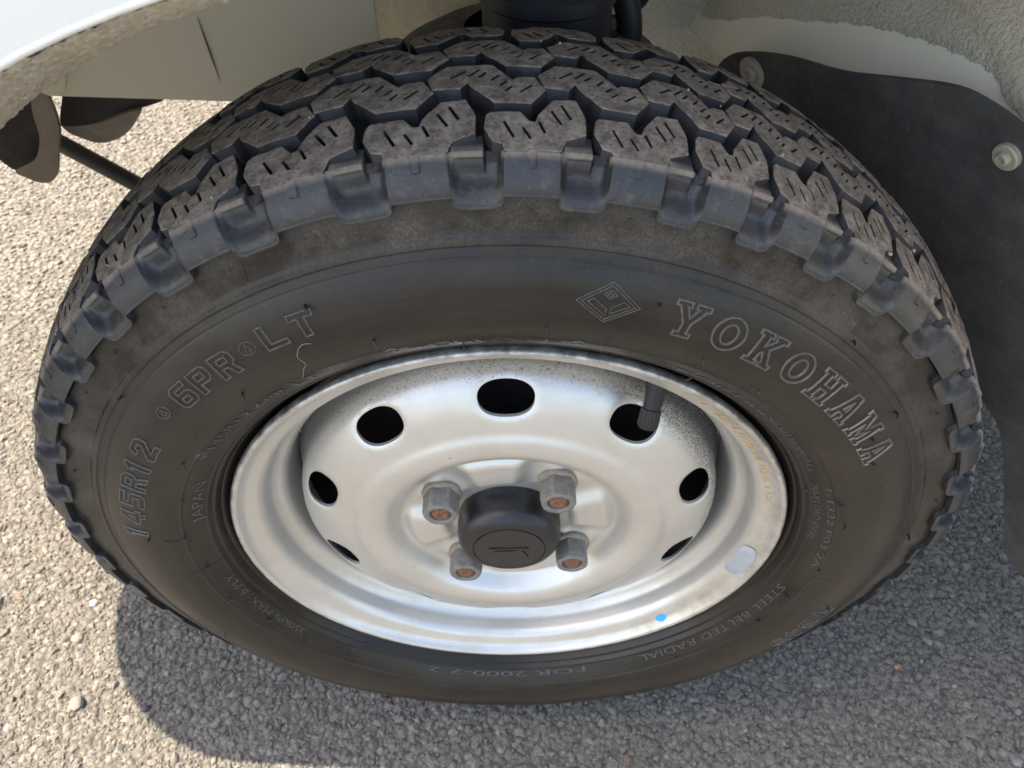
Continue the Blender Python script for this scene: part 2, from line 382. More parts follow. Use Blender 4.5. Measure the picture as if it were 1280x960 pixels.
# ---- tread blocks, outlines in (pitch fraction, y in mm)
A_ = [(.075, 18.2), (.11, 20.0), (.39, 20.2), (.475, 14.8), (.525, 14.8), (.55, 18.6), (.69, 27.4), (.905, 28.2), (.985, 18.7), (.985, 9.2), (.80, 5.6), (.755, .2), (.245, .2), (.225, 3.4), (.135, 4.6), (.06, 11.4)]
B_ = [(-.44, 45.0), (-.28, 53.4), (.13, 53.0), (.285, 43.6), (.325, 41.4), (.37, 43.3), (.53, 43.4), (.63, 34.6), (.49, 25.6), (.15, 26.0), (-.05, 36.2), (-.09, 40.2), (-.15, 36.0), (-.385, 36.2)]
AS = [((.24, 14.4), (.33, 6.2)), ((.41, 11.3), (.48, 5.7)), ((.555, 14.6), (.61, 8.6)), ((.67, 20.6), (.76, 13.3)), ((.765, 24.3), (.85, 16.4))]
BS = [((-.24, 43.2), (-.11, 48.4)), ((-.09, 44.2), (.01, 49.4)), ((.0, 42.9), (.07, 46.5)), ((.12, 40.6), (.19, 44.3)), ((.20, 36.9), (.27, 40.0)), ((.255, 33.3), (.32, 36.6)), ((.385, 32.2), (.50, 37.1))]
rotp = lambda p: (.296 - p[0], 107 - p[1]); shf = lambda p: (p[0] + .105, p[1] + 26.2)
ROWS = [(A_, AS, 'a'), (B_, BS, 'b'), ([shf(p) for p in B_], [(shf(a), shf(b)) for a, b in BS], 'c'), ([rotp(p) for p in A_], [(rotp(a), rotp(b)) for a, b in AS], 'd')]
PM = 41.5                                                   # nominal pitch, mm
def block_template(poly, sipes, row):
    P = ccw([(u * PM, y) for u, y in poly]); P = resample(P, 3.2)
    inner = offset(P, -.32); low = offset(P, .9); n = len(P)
    sl = []
    for a, b in sipes:
        a = np.array((a[0] * PM, a[1])); b = np.array((b[0] * PM, b[1])); d = (b - a) / np.linalg.norm(b - a); w = np.array((-d[1], d[0])) * .58
        q = ccw([a - w, b - w, b + w, a + w])
        if all(inpoly(x, inner) for x in q): sl.append(q)
    pts = [tuple(x) for x in inner]; edges = [(i, (i + 1) % n) for i in range(n)]
    for q in sl:
        k = len(pts); pts += [tuple(x) for x in q]; edges += [(k + i, k + (i + 1) % 4) for i in range(4)]
    mn, mx = inner.min(0), inner.max(0)
    for gx in np.arange(mn[0], mx[0], 3.4):
        for gy in np.arange(mn[1], mx[1], 3.4):
            p = (gx + random.uniform(-.6, .6), gy + random.uniform(-.6, .6))
            if inpoly(p, offset(inner, -.9)) and not any(inpoly(p, offset(q, .8)) for q in sl): pts.append(p)
    vo, eo, fo, ov, oe, of = delaunay_2d_cdt([Vector(p) for p in pts], edges, [], 0, 1e-5)
    V2 = [(v.x, v.y, 0.0) for v in vo]; mp = {}
    for i, src in enumerate(ov):
        for s_ in src: mp[s_] = i
    F = []; I = []
    for f in fo:
        c = np.mean([V2[i][:2] for i in f], 0)
        if inpoly(c, inner) and not any(inpoly(c, q) for q in sl): F.append(tuple(f)); I.append(0)
    def ring(pts, dep):
        k = len(V2); V2.extend([(p[0], p[1], dep) for p in pts]); return list(range(k, k + len(pts)))
    r0 = [mp[i] for i in range(n)]; r1 = ring(P, .35); r2 = ring(low, 9.3)
    for a, b, mt in ((r0, r1, 0), (r1, r2, 1)):
        for i in range(n): F.append((a[i], b[i], b[(i + 1) % n], a[(i + 1) % n])); I.append(mt)
    k = n
    for q in sl:
        s0 = [mp[k + i] for i in range(4)]; s1 = ring(q, 4.5); k += 4
        for i in range(4): F.append((s0[i], s0[(i + 1) % 4], s1[(i + 1) % 4], s1[i])); I.append(1)
        F.append(tuple(s1)); I.append(1)
    return np.array(V2), F, I
TPL = [block_template(*r_) for r_ in ROWS]
for (V2, F, I), (poly, sip, row) in zip(TPL, ROWS):
    for kk in range(NP):
        u = V2[:, 0] / PM + kk; y = V2[:, 1] / 1000; dep = V2[:, 2] / 1000
        wob = np.where(dep < .0006, rng.normal(0, .00010, len(y)), 0) + .0002 * rng.normal()
        th = theta(u); r_ = r_tread(y) - dep + wob
        o = mk('tread_block', ground_clamp(W(th, r_, y)), F, ['crown', 'groove'], tyre, True, I, sharp=32)
# ---- shoulder lugs with scooped pockets: one per pitch, centred between two scoops
def shoulder_piece(kk, nu, ns):
    # u from 0..1 between scoop centres; samples crowd round the scoop edges
    base = np.linspace(0, 1, nu); u = base
    extra = np.concatenate([np.linspace(.195, .262, 12), np.linspace(.738, .805, 12), np.linspace(.04, .09, 6), np.linspace(.45, .54, 14)])
    u = np.unique(np.concatenate([u, extra]).round(4)); nu = len(u)
    s = np.unique(np.concatenate([np.linspace(-.75, -.02, 10), np.linspace(0, 1, ns), np.linspace(0, .2, 10), np.linspace(.93, 1, 5), np.linspace(.30, .36, 5)]).round(4)); ns = len(s)
    UU, S_ = np.meshgrid(u, s, indexing='ij')
    d = np.where(UU > .5, UU - 1, UU)                       # signed distance to the nearest scoop centre
    rb = .2553 - .0052 * np.sqrt(np.maximum(0, 1 - np.minimum(1, np.abs(d) / .238) ** 7))
    sp = np.clip(S_, 0, 1)
    y0, r0 = .0006, .2694
    rr = r0 + (rb - r0) * sp
    yb = -.0082
    yyy = y0 + (yb - y0) * (np.sin(sp * PI / 2) ** .92)
    # above the tread edge the sheet follows the tread
    up = np.clip(-S_, 0, 1); yt = y0 + up * .014
    rr = np.where(S_ < 0, r_tread(yt) , rr); yyy = np.where(S_ < 0, yt, yyy)
    nrad = np.where(S_ < 0, 1.0, .55 - .40 * sp); ny = np.where(S_ < 0, -.12, -.84 - .10 * sp); l = np.hypot(nrad, ny); nrad, ny = nrad / l, ny / l
    wdt = .262 - .035 * sp
    m = sstep(wdt, wdt - .085, np.abs(d))
    mc = sstep(wdt, wdt - .17, np.abs(d)) * .25 + .75
    shelf = sstep(-.235, -.205, d) * sstep(.075, .045, d)
    pocket = 7.8 * (1 - sstep(.14, .93, sp)) - .2 * sstep(.8, 1, sp)
    hi = 1.3 + 1.7 * np.clip(up * 2, 0, 1)                   # shelf height below the tread
    top = np.where(S_ < 0, hi, 1.3 + 1.7 * sstep(.07, .12, sp) + 2.9 * sstep(.10, .42, sp) - 6.1 * sstep(.40, .92, sp))
    nosh = np.where(S_ < 0, 5.4 + 2.2 * up, 5.4 + .5 * sstep(0, .4, sp) - 6.1 * sstep(.40, .92, sp))
    dep = m * mc * (top * shelf + nosh * (1 - shelf))
    dep = np.where(S_ < 0, np.maximum(dep, 3.2 * (1 - m)), dep)
    tab = sstep(.455, .463, UU) * sstep(.537, .529, UU) * sstep(-.05, .0, S_) * sstep(.345, .325, S_)
    dep = dep - .9 * tab
    dep = dep - .28 * sstep(.94, .965, S_)
    dep = dep + rng.normal(0, .012, dep.shape)
    h = -dep / 1000
    rr = rr + nrad * h; yyy = yyy + ny * h
    th = theta(UU + kk)
    V = W(th, rr, yyy)
    dust = sstep(.20, .02, S_) * sstep(3.2, 1.6, dep); dust = np.concatenate([dust[:, :1], dust, dust[:, -1:] * 0], 1)
    skirt = W(th[:, -1:], rr[:, -1:] - .0004, yyy[:, -1:] + .0045)
    top_sk = W(th[:, :1], rr[:, :1] - .008, yyy[:, :1])
    V = np.concatenate([top_sk, V, skirt], 1); ns += 2
    F = [(i * ns + j, i * ns + j + 1, (i + 1) * ns + j + 1, (i + 1) * ns + j) for i in range(nu - 1) for j in range(ns - 1)]
    return V.reshape(-1, 3), F, dust.ravel()
for kk in range(NP):
    mid = (math.degrees(theta(kk + .5)) + 180) % 360 - 180
    vis = -105 < mid < 122
    V, F, D = shoulder_piece(kk, 44 if vis else 14, 34 if vis else 12)
    o = mk('shoulder_lug', ground_clamp(V), F, 'shoulder', tyre, True, sharp=72)
    fa = o.data.attributes.new('dust', 'FLOAT', 'POINT'); fa.data.foreach_set('value', D.astype(np.float32))
# ---- raised outline lettering
def ridge_loops(loops, thc, rc, name, w=.66, h=.75, mat='letter_rubber_lit'):
    V = []; F = []
    for L in loops:
        L = resample(np.array(L, float), .9); n = len(L)
        if n < 3: continue
        L = ccw(L); a = offset(L, w); b = offset(L, -w)
        k = len(V)
        for P, hh in ((a, -.25), (offset(L, w * .35), h), (offset(L, -w * .35), h), (b, -.25)):
            V.extend(on_side(thc + P[:, 0] / 1000 / rc, rc + P[:, 1] / 1000, hh / 1000))
        for q in range(3):
            for i in range(n): F.append((k + q * n + i, k + q * n + (i + 1) % n, k + (q + 1) * n + (i + 1) % n, k + (q + 1) * n + i))
    return mk(name, V, F, mat, tyre, True, sharp=40)
G = {}
G['Y'] = [[(0, 1), (.42, 1), (.42, .87), (.33, .87), (.5, .6), (.67, .87), (.58, .87), (.58, 1), (1, 1), (1, .87), (.9, .87), (.62, .42), (.62, .13), (.76, .13), (.76, 0), (.24, 0), (.24, .13), (.38, .13), (.38, .42), (.1, .87), (0, .87)]]
el_ = lambda rx, ry: [(.5 + rx * math.cos(a), .5 + ry * math.sin(a)) for a in np.linspace(0, 2 * PI, 36, endpoint=False)]
G['O'] = [el_(.5, .5), el_(.24, .30)]
G['K'] = [[(0, 1), (.45, 1), (.45, .87), (.36, .87), (.36, .6), (.62, .87), (.55, .87), (.55, 1), (.98, 1), (.98, .87), (.86, .87), (.58, .56), (.88, .13), (1, .13), (1, 0), (.56, 0), (.56, .13), (.62, .13), (.43, .42), (.36, .36), (.36, .13), (.45, .13), (.45, 0), (0, 0), (0, .13), (.1, .13), (.1, .87), (0, .87)]]
G['H'] = [[(0, 1), (.43, 1), (.43, .87), (.35, .87), (.35, .58), (.65, .58), (.65, .87), (.57, .87), (.57, 1), (1, 1), (1, .87), (.9, .87), (.9, .13), (1, .13), (1, 0), (.57, 0), (.57, .13), (.65, .13), (.65, .42), (.35, .42), (.35, .13), (.43, .13), (.43, 0), (0, 0), (0, .13), (.1, .13), (.1, .87), (0, .87)]]
G['A'] = [[(.34, 1), (.66, 1), (.9, .13), (1, .13), (1, 0), (.6, 0), (.6, .13), (.66, .13), (.62, .27), (.38, .27), (.34, .13), (.4, .13), (.4, 0), (0, 0), (0, .13), (.1, .13)], [(.5, .76), (.58, .42), (.42, .42)]]
G['M'] = [[(0, 1), (.3, 1), (.5, .55), (.7, 1), (1, 1), (1, .87), (.92, .87), (.92, .13), (1, .13), (1, 0), (.62, 0), (.62, .13), (.7, .13), (.7, .6), (.5, .2), (.3, .6), (.3, .13), (.38, .13), (.38, 0), (0, 0), (0, .13), (.08, .13), (.08, .87), (0, .87)]]
RB = .2155
for i, ch in enumerate('YOKOHAMA'):
    c = math.radians(20.0 + i * (57.6 - 20.0) / 7)
    lp = [[((x - .5) * 15.0, (y - .5) * 15.5) for x, y in L] for L in G[ch]]
    ridge_loops(lp, c, RB, 'raised_letter')
def font_mesh(txt, size, outline):
    cu = bpy.data.curves.new('t', 'FONT'); cu.body = txt; cu.size = size; cu.align_x = 'CENTER'; cu.align_y = 'CENTER'; cu.resolution_u = 3
    if outline: cu.dimensions = '2D'; cu.fill_mode = 'NONE'
    else: cu.extrude = .25
    o = bpy.data.objects.new('t', cu); col.objects.link(o); bpy.context.view_layer.update()
    dg = bpy.context.evaluated_depsgraph_get(); me = o.evaluated_get(dg).to_mesh()
    V = np.array([v.co for v in me.vertices]); F = [tuple(p.vertices) for p in me.polygons]; E = [tuple(e.vertices) for e in me.edges]
    o.evaluated_get(dg).to_mesh_clear(); bpy.data.objects.remove(o); bpy.data.curves.remove(cu)
    return V, F, E
def loops_of(V, E):
    nb = {}
    for a, b in E: nb.setdefault(a, []).append(b); nb.setdefault(b, []).append(a)
    out = []; seen = set()
    for s_ in nb:
        if s_ in seen: continue
        L = [s_]; seen.add(s_); cur = s_
        while True:
            nx = [q for q in nb[cur] if q not in seen]
            if not nx: break
            cur = nx[0]; seen.add(cur); L.append(cur)
        if len(L) > 2: out.append(V[L][:, :2])
    return out
def outline_char(ch, deg, rc, size, wscale=1.0):
    V, F, E = font_mesh(ch, size, True)
    if not len(V): return
    V = V.copy(); V[:, 0] *= wscale; V[:, 0] -= (V[:, 0].min() + V[:, 0].max()) / 2; V[:, 1] -= (V[:, 1].min() + V[:, 1].max()) / 2
    ridge_loops(loops_of(V, E), math.radians(deg), rc, 'raised_letter', .45, .55)
BG = {'1': [[(.26, 0), (.26, .70), (.06, .60), (.06, .82), (.36, 1), (.62, 1), (.62, 0)]],
'4': [[(.5, 0), (.5, .2), (0, .2), (0, .40), (.42, 1), (.78, 1), (.78, .4), (1, .4), (1, .2), (.78, .2), (.78, 0)], [(.5, .4), (.27, .4), (.5, .72)]],
'5': [[(0, 0), (.8, 0), (1, .15), (1, .5), (.82, .64), (.3, .64), (.3, .8), (.95, .8), (.95, 1), (.02, 1), (.02, .45), (.68, .45), (.70, .2), (0, .2)]],
'R': [[(0, 0), (0, 1), (.78, 1), (1, .85), (1, .55), (.82, .42), (1, 0), (.7, 0), (.55, .38), (.28, .38), (.28, 0)], [(.28, .58), (.28, .8), (.7, .8), (.7, .58)]],
'2': [[(0, 0), (0, .24), (.66, .62), (.68, .8), (.3, .8), (.3, .68), (0, .68), (.02, .85), (.2, 1), (.8, 1), (.98, .85), (.98, .58), (.45, .22), (1, .22), (1, 0)]],
'6': [[(0, .15), (0, .85), (.2, 1), (.95, 1), (.95, .8), (.3, .8), (.3, .62), (.82, .62), (1, .48), (1, .15), (.82, 0), (.18, 0)], [(.3, .2), (.3, .42), (.7, .42), (.7, .2)]],
'P': [[(0, 0), (0, 1), (.8, 1), (1, .85), (1, .5), (.8, .36), (.28, .36), (.28, 0)], [(.28, .56), (.28, .8), (.72, .8), (.72, .56)]],
'L': [[(0, 0), (0, 1), (.28, 1), (.28, .22), (1, .22), (1, 0)]],
'T': [[(.35, 0), (.35, .78), (0, .78), (0, 1), (1, 1), (1, .78), (.65, .78), (.65, 0)]],
'Y': [[(.36, 0), (.36, .4), (0, 1), (.3, 1), (.5, .62), (.7, 1), (1, 1), (.64, .4), (.64, 0)]],
'3': [[(0, 0), (.8, 0), (1, .15), (1, .42), (.9, .5), (1, .6), (1, .85), (.8, 1), (0, 1), (0, .8), (.7, .8), (.7, .6), (.3, .6), (.3, .4), (.7, .4), (.7, .2), (0, .2)]]}
def block_char(ch, deg, rc, w, h, mat='letter_rubber_lit'):
    if ch == '1': w *= .8
    ridge_loops([[((x - .5) * w, (y - .5) * h) for x, y in L] for L in BG[ch]], math.radians(deg), rc, 'raised_letter', .50, .70, mat)
for ch, d in zip('145R12', (-78.6, -74.4, -69.9, -65.4, -61.2, -57.0)): block_char(ch, d, .2143, 12.6, 13.0)
for ch, d in zip('6PR', (-43.3, -39.2, -35.0)): block_char(ch, d, .2155, 12.0, 11.6)
for ch, d in zip('LT', (-27.2, -23.0)): block_char(ch, d, .2175, 11.5, 10.6)
for ch, d in zip('Y345', (105.5, 109.6, 113.6, 117.6)): block_char(ch, d, .2150, 11.5, 12.0, 'small_letter_rubber')
def star_mark(deg, rc, R):
    lp = [[(R * 1.35 * math.cos(a), R * math.sin(a)) for a in np.linspace(0, 2 * PI, 28, endpoint=False)],
          [(-.55 * R, -.5 * R), (.55 * R, -.5 * R), (0, .62 * R)]]
    ridge_loops(lp, math.radians(deg), rc, 'circle_mark', .30, .35)
for d, rc, R in ((-48.2, .2165, 3.0), (-31.0, .2172, 3.0), (-55.6, .1885, 2.3), (-15.6, .1885, 2.3), (9.0, .1885, 2.3), (-25.0, .1885, 1.2)): star_mark(d, rc, R)
# diamond emblem
D_ = lambda pts: [(x * 13.4, y * 8.9) for x, y in pts]
ridge_loops([D_([(-1, 0), (0, 1), (1, 0), (0, -1)]), D_([(-.84, 0), (0, .84), (.84, 0), (0, -.84)])], math.radians(10.7), .2158, 'diamond_emblem', .32, .4)
ridge_loops([D_([(-.20, .42), (0, .62), (.2, .42), (0, .22)]), D_([(-.66, .0), (-.48, .17), (-.02, -.28), (-.02, -.62)]), D_([(.66, .0), (.48, .17), (.12, -.18), (.12, -.50)]), D_([(-.1, .42), (0, .5), (.1, .42), (0, .33)])],
            math.radians(10.7), .2158, 'diamond_emblem', .28, .4)
def small_text(txt, deg0, deg1, rc, size, name='raised_lettering', mat='small_letter_rubber', surf=None, h0=.15, parent=None):
    V, F, E = font_mesh(txt, size, False); w = V[:, 0].max() - V[:, 0].min(); mid = (V[:, 0].max() + V[:, 0].min()) / 2
    a = math.radians(deg0); b = math.radians(deg1); th = (a + b) / 2 + (V[:, 0] - mid) / w * (b - a)
    rr = rc + (V[:, 1] - (V[:, 1].max() + V[:, 1].min()) / 2) / 1000
    f = surf or on_side
    P = f(th, rr, (V[:, 2] + h0) / 1000)
    return mk(name, P, F, mat, parent or tyre, False)
small_text('145R12 6PR LT', -53.5, -27.5, .1868, 5.2)
small_text('TUBELESS', -13.4, 7.0, .1868, 4.6)
small_text('JAPAN.', -77.5, -63.5, .1822, 7.0)
small_text('MAX.LOAD : 6 PR 350kPa', -98, -126, .1818, 6.0) if False else small_text('350kPa MAX : 6 PLY', -126, -98, .1812, 5.4)
small_text('STEEL BELTED RADIAL', 102, 147, .1822, 5.6)
small_text('FOR 2000-7 2', 161, 200, .1818, 4.6)
small_text('1-1332 P03 2A', 66, 92, .1880, 4.6)
small_text('MAX LOAD 450 kg', 66, 84, .1812, 4.6)
small_text('TREAD 2 PLIES  SIDEWALL', 24, 62, .1830, 4.2)
# moulding lines across the bead band and round the sidewall
def line_mark(t0, r0, t1, r1, w=.00035, h=.0004, n=10):
    t = np.linspace(math.radians(t0), math.radians(t1), n); r = np.linspace(r0, r1, n)
    d = np.array([(t1 - t0) * PI / 180 * r0, r1 - r0]); d /= np.linalg.norm(d); px, pr = -d[1] * w, d[0] * w
    V = []; 
    for s_, hh in ((-1, -.0002), (-.3, h), (.3, h), (1, -.0002)): V.extend(on_side(t + s_ * px / r, r + s_ * pr, hh))
    F = [(q * n + i, q * n + i + 1, (q + 1) * n + i + 1, (q + 1) * n + i) for q in range(3) for i in range(n - 1)]
    return mk('mould_line', V, F, 'side', tyre, True)
for a in ((-92.5, .178, -92.5, .194), (-140.5, .179, -140.5, .191), (70.6, .178, 70.6, .197), (148.5, .178, 149, .192), (13.4, .178, 12.4, .197), (-98, .229, -96.5, .243), (-81.5, .1925, -81.0, .201), (-26.5, .240, -25.7, .2475), (35.0, .240, 35.9, .2475), (96, .190, 94.5, .201), (131, .188, 131, .196)): line_mark(*a)
# rubber vent hairs
HAIRS = [(-37.5, .1989), (4.5, .1992), (-16.6, .2001), (70.7, .1928), (54.8, .2164), (25.2, .1985), (35.6, .1953), (34.4, .1950), (-58.1, .1952), (-69.0, .1902), (-81.0, .1905), (-92.7, .1872), (-104.5, .1883), (-116.4, .1856), (-127.6, .1862), (-139.5, .1848), (-6.3, .1816), (28.5, .178), (77, .195), (53.7, .2312), (85.1, .2393), (103.3, .2143), (68.6, .1781), (92.2, .1912), (103.9, .1879), (114.8, .1885), (138.7, .1884), (39.8, .2371), (-21.8, .2245), (-80.5, .2085), (16.2, .2195), (60.5, .2125), (-51.5, .2345), (-114, .214)]
WH = [(-45.8, .248), (-54.3, .2484), (-62.2, .2482), (-70.5, .2475), (-17.8, .2478), (-7.5, .2483), (1.9, .2478), (10.8, .248), (18.2, .2478), (25.4, .2478), (33.4, .2464), (40.4, .247), (49.1, .248), (58.5, .248), (68.6, .248), (77.6, .248), (86.4, .2478), (-27.4, .247), (-36.5, .2475)]
for i, (d, r_) in enumerate(HAIRS + WH):
    t0 = math.radians(d); L = random.uniform(.0022, .0042) if i < len(HAIRS) else random.uniform(.0006, .0013); rad = .00055 if i < len(HAIRS) else .0008
    bend = random.uniform(-.5, .5) * L; dn = random.uniform(-.9, -.2) * L
    path = [on_side(t0 + bend * q * q / r_, r_ + dn * q * q, -.0003 + L * q) for q in np.linspace(0, 1, 5)]
    V, F = tube(path, [rad * 1.5, rad, rad, rad * .9, rad * .5], 6); mk('vent_hair', V, F, 'hair_rubber' if i < len(HAIRS) else 'side', tyre, True)
# pale grit wedged in the tread
gV = []; gF = []; gp, gf = rock_protos(1, 4)
for _ in range(34):
    th_ = math.radians(random.uniform(-75, 80)); yq = random.uniform(.004, .085); r_ = float(r_tread(yq)) + random.choice((.0001, .0001, -.003)); c_ = W(th_, r_, yq)
    k = len(gV); sz = random.choice((.0005, .0006, .0008, .0012)); gV.extend(random.choice(gp) * sz + c_); gF += [tuple(int(q) + k for q in f) for f in gf]
go = mk('tread_grit', gV, gF, 'screw_beige', None, True); tag(go, 'specks of pale grit caught in the tyre tread', 'grit', kind='stuff')
# a loose pale fibre stuck on the sidewall
fib = [(-23.6, .2081), (-24.3, .2091), (-24.9, .2090), (-25.7, .2072), (-26.5, .2035), (-26.5, .1984), (-27.3, .1962), (-28.4, .1925), (-29.5, .189)]
pt = spline([(math.radians(a), b) for a, b in fib], 6); V, F = tube([on_side(a, b, .00025) for a, b in pt], .00011, 5)
fo_ = mk('fibre', V, F, 'screw_beige'); tag(fo_, 'thin curly pale fibre stuck on the tyre sidewall', 'fibre')

# ---- rim barrel
rimp = spline([(.1668, .0052), (.1677, .0025), (.1674, -.0002), (.1660, -.0014), (.1640, -.0006), (.1628, .0016), (.1606, .0042), (.1570, .0062), (.1535, .0082), (.1512, .0115), (.1500, .0165), (.1488, .0215), (.1462, .0248), (.1430, .0275), (.1405, .0320), (.1395, .0400), (.1390, .050), (.1390, .062), (.145, .075), (.150, .088), (.152, .100), (.158, .104), (.166, .106)], 5)
V, F = lathe(rimp, 220); rim = mk('rim', V, F, 'rim_silver', wheel, True)
def rim_y(r): return np.interp(r, rimp[40:4:-1, 0], rimp[40:4:-1, 1])
# ---- disc: profile y(r)
DP = spline([(.026, .0190), (.034, .0188), (.046, .0186), (.060, .0182), (.0670, .0165), (.0715, .0112), (.0755, .0062), (.081, .0036), (.087, .0030), (.093, .0038), (.0975, .0062), (.103, .0076), (.112, .0104), (.120, .0144), (.126, .0188), (.1298, .0240), (.1318, .0310), (.1328, .040), (.1375, .056)], 6)
sL = np.concatenate([[0], np.cumsum(np.hypot(np.diff(DP[:, 0]), np.diff(DP[:, 1])))])
def disc_pt(s): return np.interp(s, sL, DP[:, 0]), np.interp(s, sL, DP[:, 1])
NUT0 = math.radians(-54.9)
def disc_y(r, y, th):
    a = np.cos((th - NUT0 - PI / 4) * 4) * .5 + .5                     # 1 between the nuts
    pad = sstep(.42, .85, a) * sstep(.037, .042, r) * sstep(.068, .060, r)
    seat = sstep(.35, .02, a) * sstep(.0125, .0095, np.abs(r - .050))
    return y - .0060 * pad - .0025 * seat
s_hole = np.interp(.1178, DP[:, 0], sL); hole_a = math.radians(36)
HO = math.radians(-.8)
sect_pts = []; sect_edges = []
R0 = .1178
hl = [(.0152 * np.sign(math.cos(a)) * abs(math.cos(a)) ** .86, s_hole + .0108 * np.sign(math.sin(a)) * abs(math.sin(a)) ** .86) for a in np.linspace(0, 2 * PI, 40, endpoint=False)]
hw = R0 * hole_a / 2
hl2 = [(x * 1.10, s_hole + (y - s_hole) * 1.12) for x, y in hl]
for x, y in hl: sect_pts.append((x, y))
sect_edges = [(i, (i + 1) % 40) for i in range(40)]
for x, y in hl2: sect_pts.append((x, y))
sect_edges += [(40 + i, 40 + (i + 1) % 40) for i in range(40)]
svals = np.linspace(0, sL[-1], 74); xv = np.linspace(-hw, hw, 25)
for sv in svals:
    for x in xv:
        if not inpoly((x, sv), [(px * 1.16, s_hole + (py - s_hole) * 1.2) for px, py in hl]): sect_pts.append((x, sv))
vo, eo, fo, ov, oe, of = delaunay_2d_cdt([Vector(p) for p in sect_pts], sect_edges, [], 0, 1e-7)
mp = {}
for i, src in enumerate(ov):
    for q in src: mp[q] = i
SV = np.array([(v.x, v.y) for v in vo]); SF = [tuple(f) for f in fo if not inpoly(np.mean(SV[list(f)], 0), hl)]
V = []; F = []
for k in range(10):
    th = SV[:, 0] / R0 + k * hole_a + HO; r_, y_ = disc_pt(SV[:, 1]); y_ = disc_y(r_, y_, th)
    dd = np.array([min(math.hypot((x - px), (s_ - py)) for px, py in hl) for x, s_ in SV]) if k == 0 else dd
    y_ = y_ + .0009 * np.exp(-(dd / .0012) ** 2)                       # rolled edge round the opening
    o_ = len(V); V.extend(W(th, r_, y_)); F += [tuple(i + o_ for i in f) for f in SF]
    q = len(V); ii = [mp[i] for i in range(40)]
    V.extend([np.array(V[o_ + i]) + (0, .0020, 0) for i in ii])
    F += [(o_ + ii[i], o_ + ii[(i + 1) % 40], q + (i + 1) % 40, q + i) for i in range(40)]
disc = mk('wheel_disc', V, F, 'disc_silver', wheel, True)
b = bmesh.new(); b.from_mesh(disc.data); bmesh.ops.remove_doubles(b, verts=b.verts, dist=2e-5); bmesh.ops.recalc_face_normals(b, faces=b.faces)
for f in b.faces: f.smooth = True
b.to_mesh(disc.data); b.free(); disc.data.set_sharp_from_angle(angle=math.radians(48))
V, F = lathe([(.002, .045), (.10, .045), (.1342, .052), (.1345, .10), (.002, .10)], 60); mk('hole_backing', V, F, 'backing_dark', wheel, True)  # unseen dark drum, added and widened so the vent holes stay black
# ---- nuts
def lathe_at(c, prof, n=24):           # small lathe about a y axis through c=(x,z)
    th = np.linspace(0, 2 * PI, n, endpoint=False); P = np.array(prof); V = []
    for t_ in th: V += [(c[0] + p[0] * math.sin(t_), p[1], c[1] + p[0] * math.cos(t_)) for p in P]
    k = len(P); F = [(i * k + q, i * k + q + 1, ((i + 1) % n) * k + q + 1, ((i + 1) % n) * k + q) for i in range(n) for q in range(k - 1)]
    return V, F
for k in range(4):
    a = NUT0 + k * PI / 2; c = (.050 * math.sin(a), .050 * math.cos(a) + ZC); ph = random.uniform(0, 1)
    V = []; F = []; nseg = 48; prof = [(.0090, .0165), (1, .0140), (1, .0030), (.985, .0012), (.93, .0001), (.0078, -.0004), (.0066, .0002), (.0062, .0022)]
    for i in range(nseg):
        t_ = 2 * PI * i / nseg; hexr = .0098 / math.cos(((t_ + ph) % (PI / 3)) - PI / 6); hexr = min(hexr, .01105)
        for (pr, py) in prof:
            r_ = pr if pr < .05 else (pr * hexr if pr == 1 else min(pr * .0108, hexr))
            V.append((c[0] + r_ * math.sin(t_), py, c[1] + r_ * math.cos(t_)))
    kk = len(prof); F = [(i * kk + q, i * kk + q + 1, ((i + 1) % nseg) * kk + q + 1, ((i + 1) % nseg) * kk + q) for i in range(nseg) for q in range(kk - 1)]
    nut = mk('lug_nut', V, F, 'nut_zinc', wheel, True, sharp=30)
    V, F = lathe_at(c, [(.008, .0160), (.0121, .0163), (.0124, .0150), (.0120, .0140), (.0098, .0134), (.0090, .0128)], 36); mk('washer', V, F, 'washer_zinc', nut, True, sharp=40)
    V, F = lathe_at(c, [(.0001, .0012), (.0016, .0009), (.0022, .0003), (.0030, .0001), (.0044, .0002), (.0052, .0008), (.0057, .0013), (.0054, .0017), (.0060, .0021), (.0061, .004)], 24); mk('stud', V, F, 'stud_rust', nut, True, sharp=40)
# ---- centre cap
cp = spline([(.0322, .0195), (.0324, .012), (.0322, .005), (.0312, .0005), (.0288, -.0030), (.0255, -.0050), (.0232, -.0056)], 5).tolist() + [[.0226, -.0057], [.0224, -.0050], [.0220, -.0050], [.0218, -.0060], [.015, -.0064], [.0001, -.0066]]
V, F = lathe(cp, 90); cap = mk('centre_cap', V, F, 'cap_plastic', wheel, True, sharp=40)
def emblem(polys):
    V = []; F = []
    for P in polys:
        P = ccw(P); n = len(P); k = len(V)
        for x, z in P: V.append((x / 1000, -.0061, z / 1000 + ZC))
        for x, z in P: V.append((x / 1000, -.0072, z / 1000 + ZC))
        F.append(tuple(k + n + i for i in range(n))); F += [(k + i, k + (i + 1) % n, k + n + (i + 1) % n, k + n + i) for i in range(n)]
    return V, F
em = [[(-12.5, 1.5), (11, 2.2), (8.5, -1.2), (11.5, -7.5), (9.0, -7.5), (4.5, -.6), (-9.5, -.2)], ]
V, F = emblem([[(-12.5, 2.2), (12, 2.8), (11.2, 1.4), (-7, 1.0), (-10.6, -1.2), (-11.8, -.4)], [(-10, -2.0), (3.2, -1.6), (5.0, -.2), (9.6, -8.0), (12.0, -8.0), (7.4, 1.1), (5.2, 1.0), (2.6, -.4), (-9.2, -.9)]])
mk('emblem', V, F, 'emblem_plastic', cap, False)
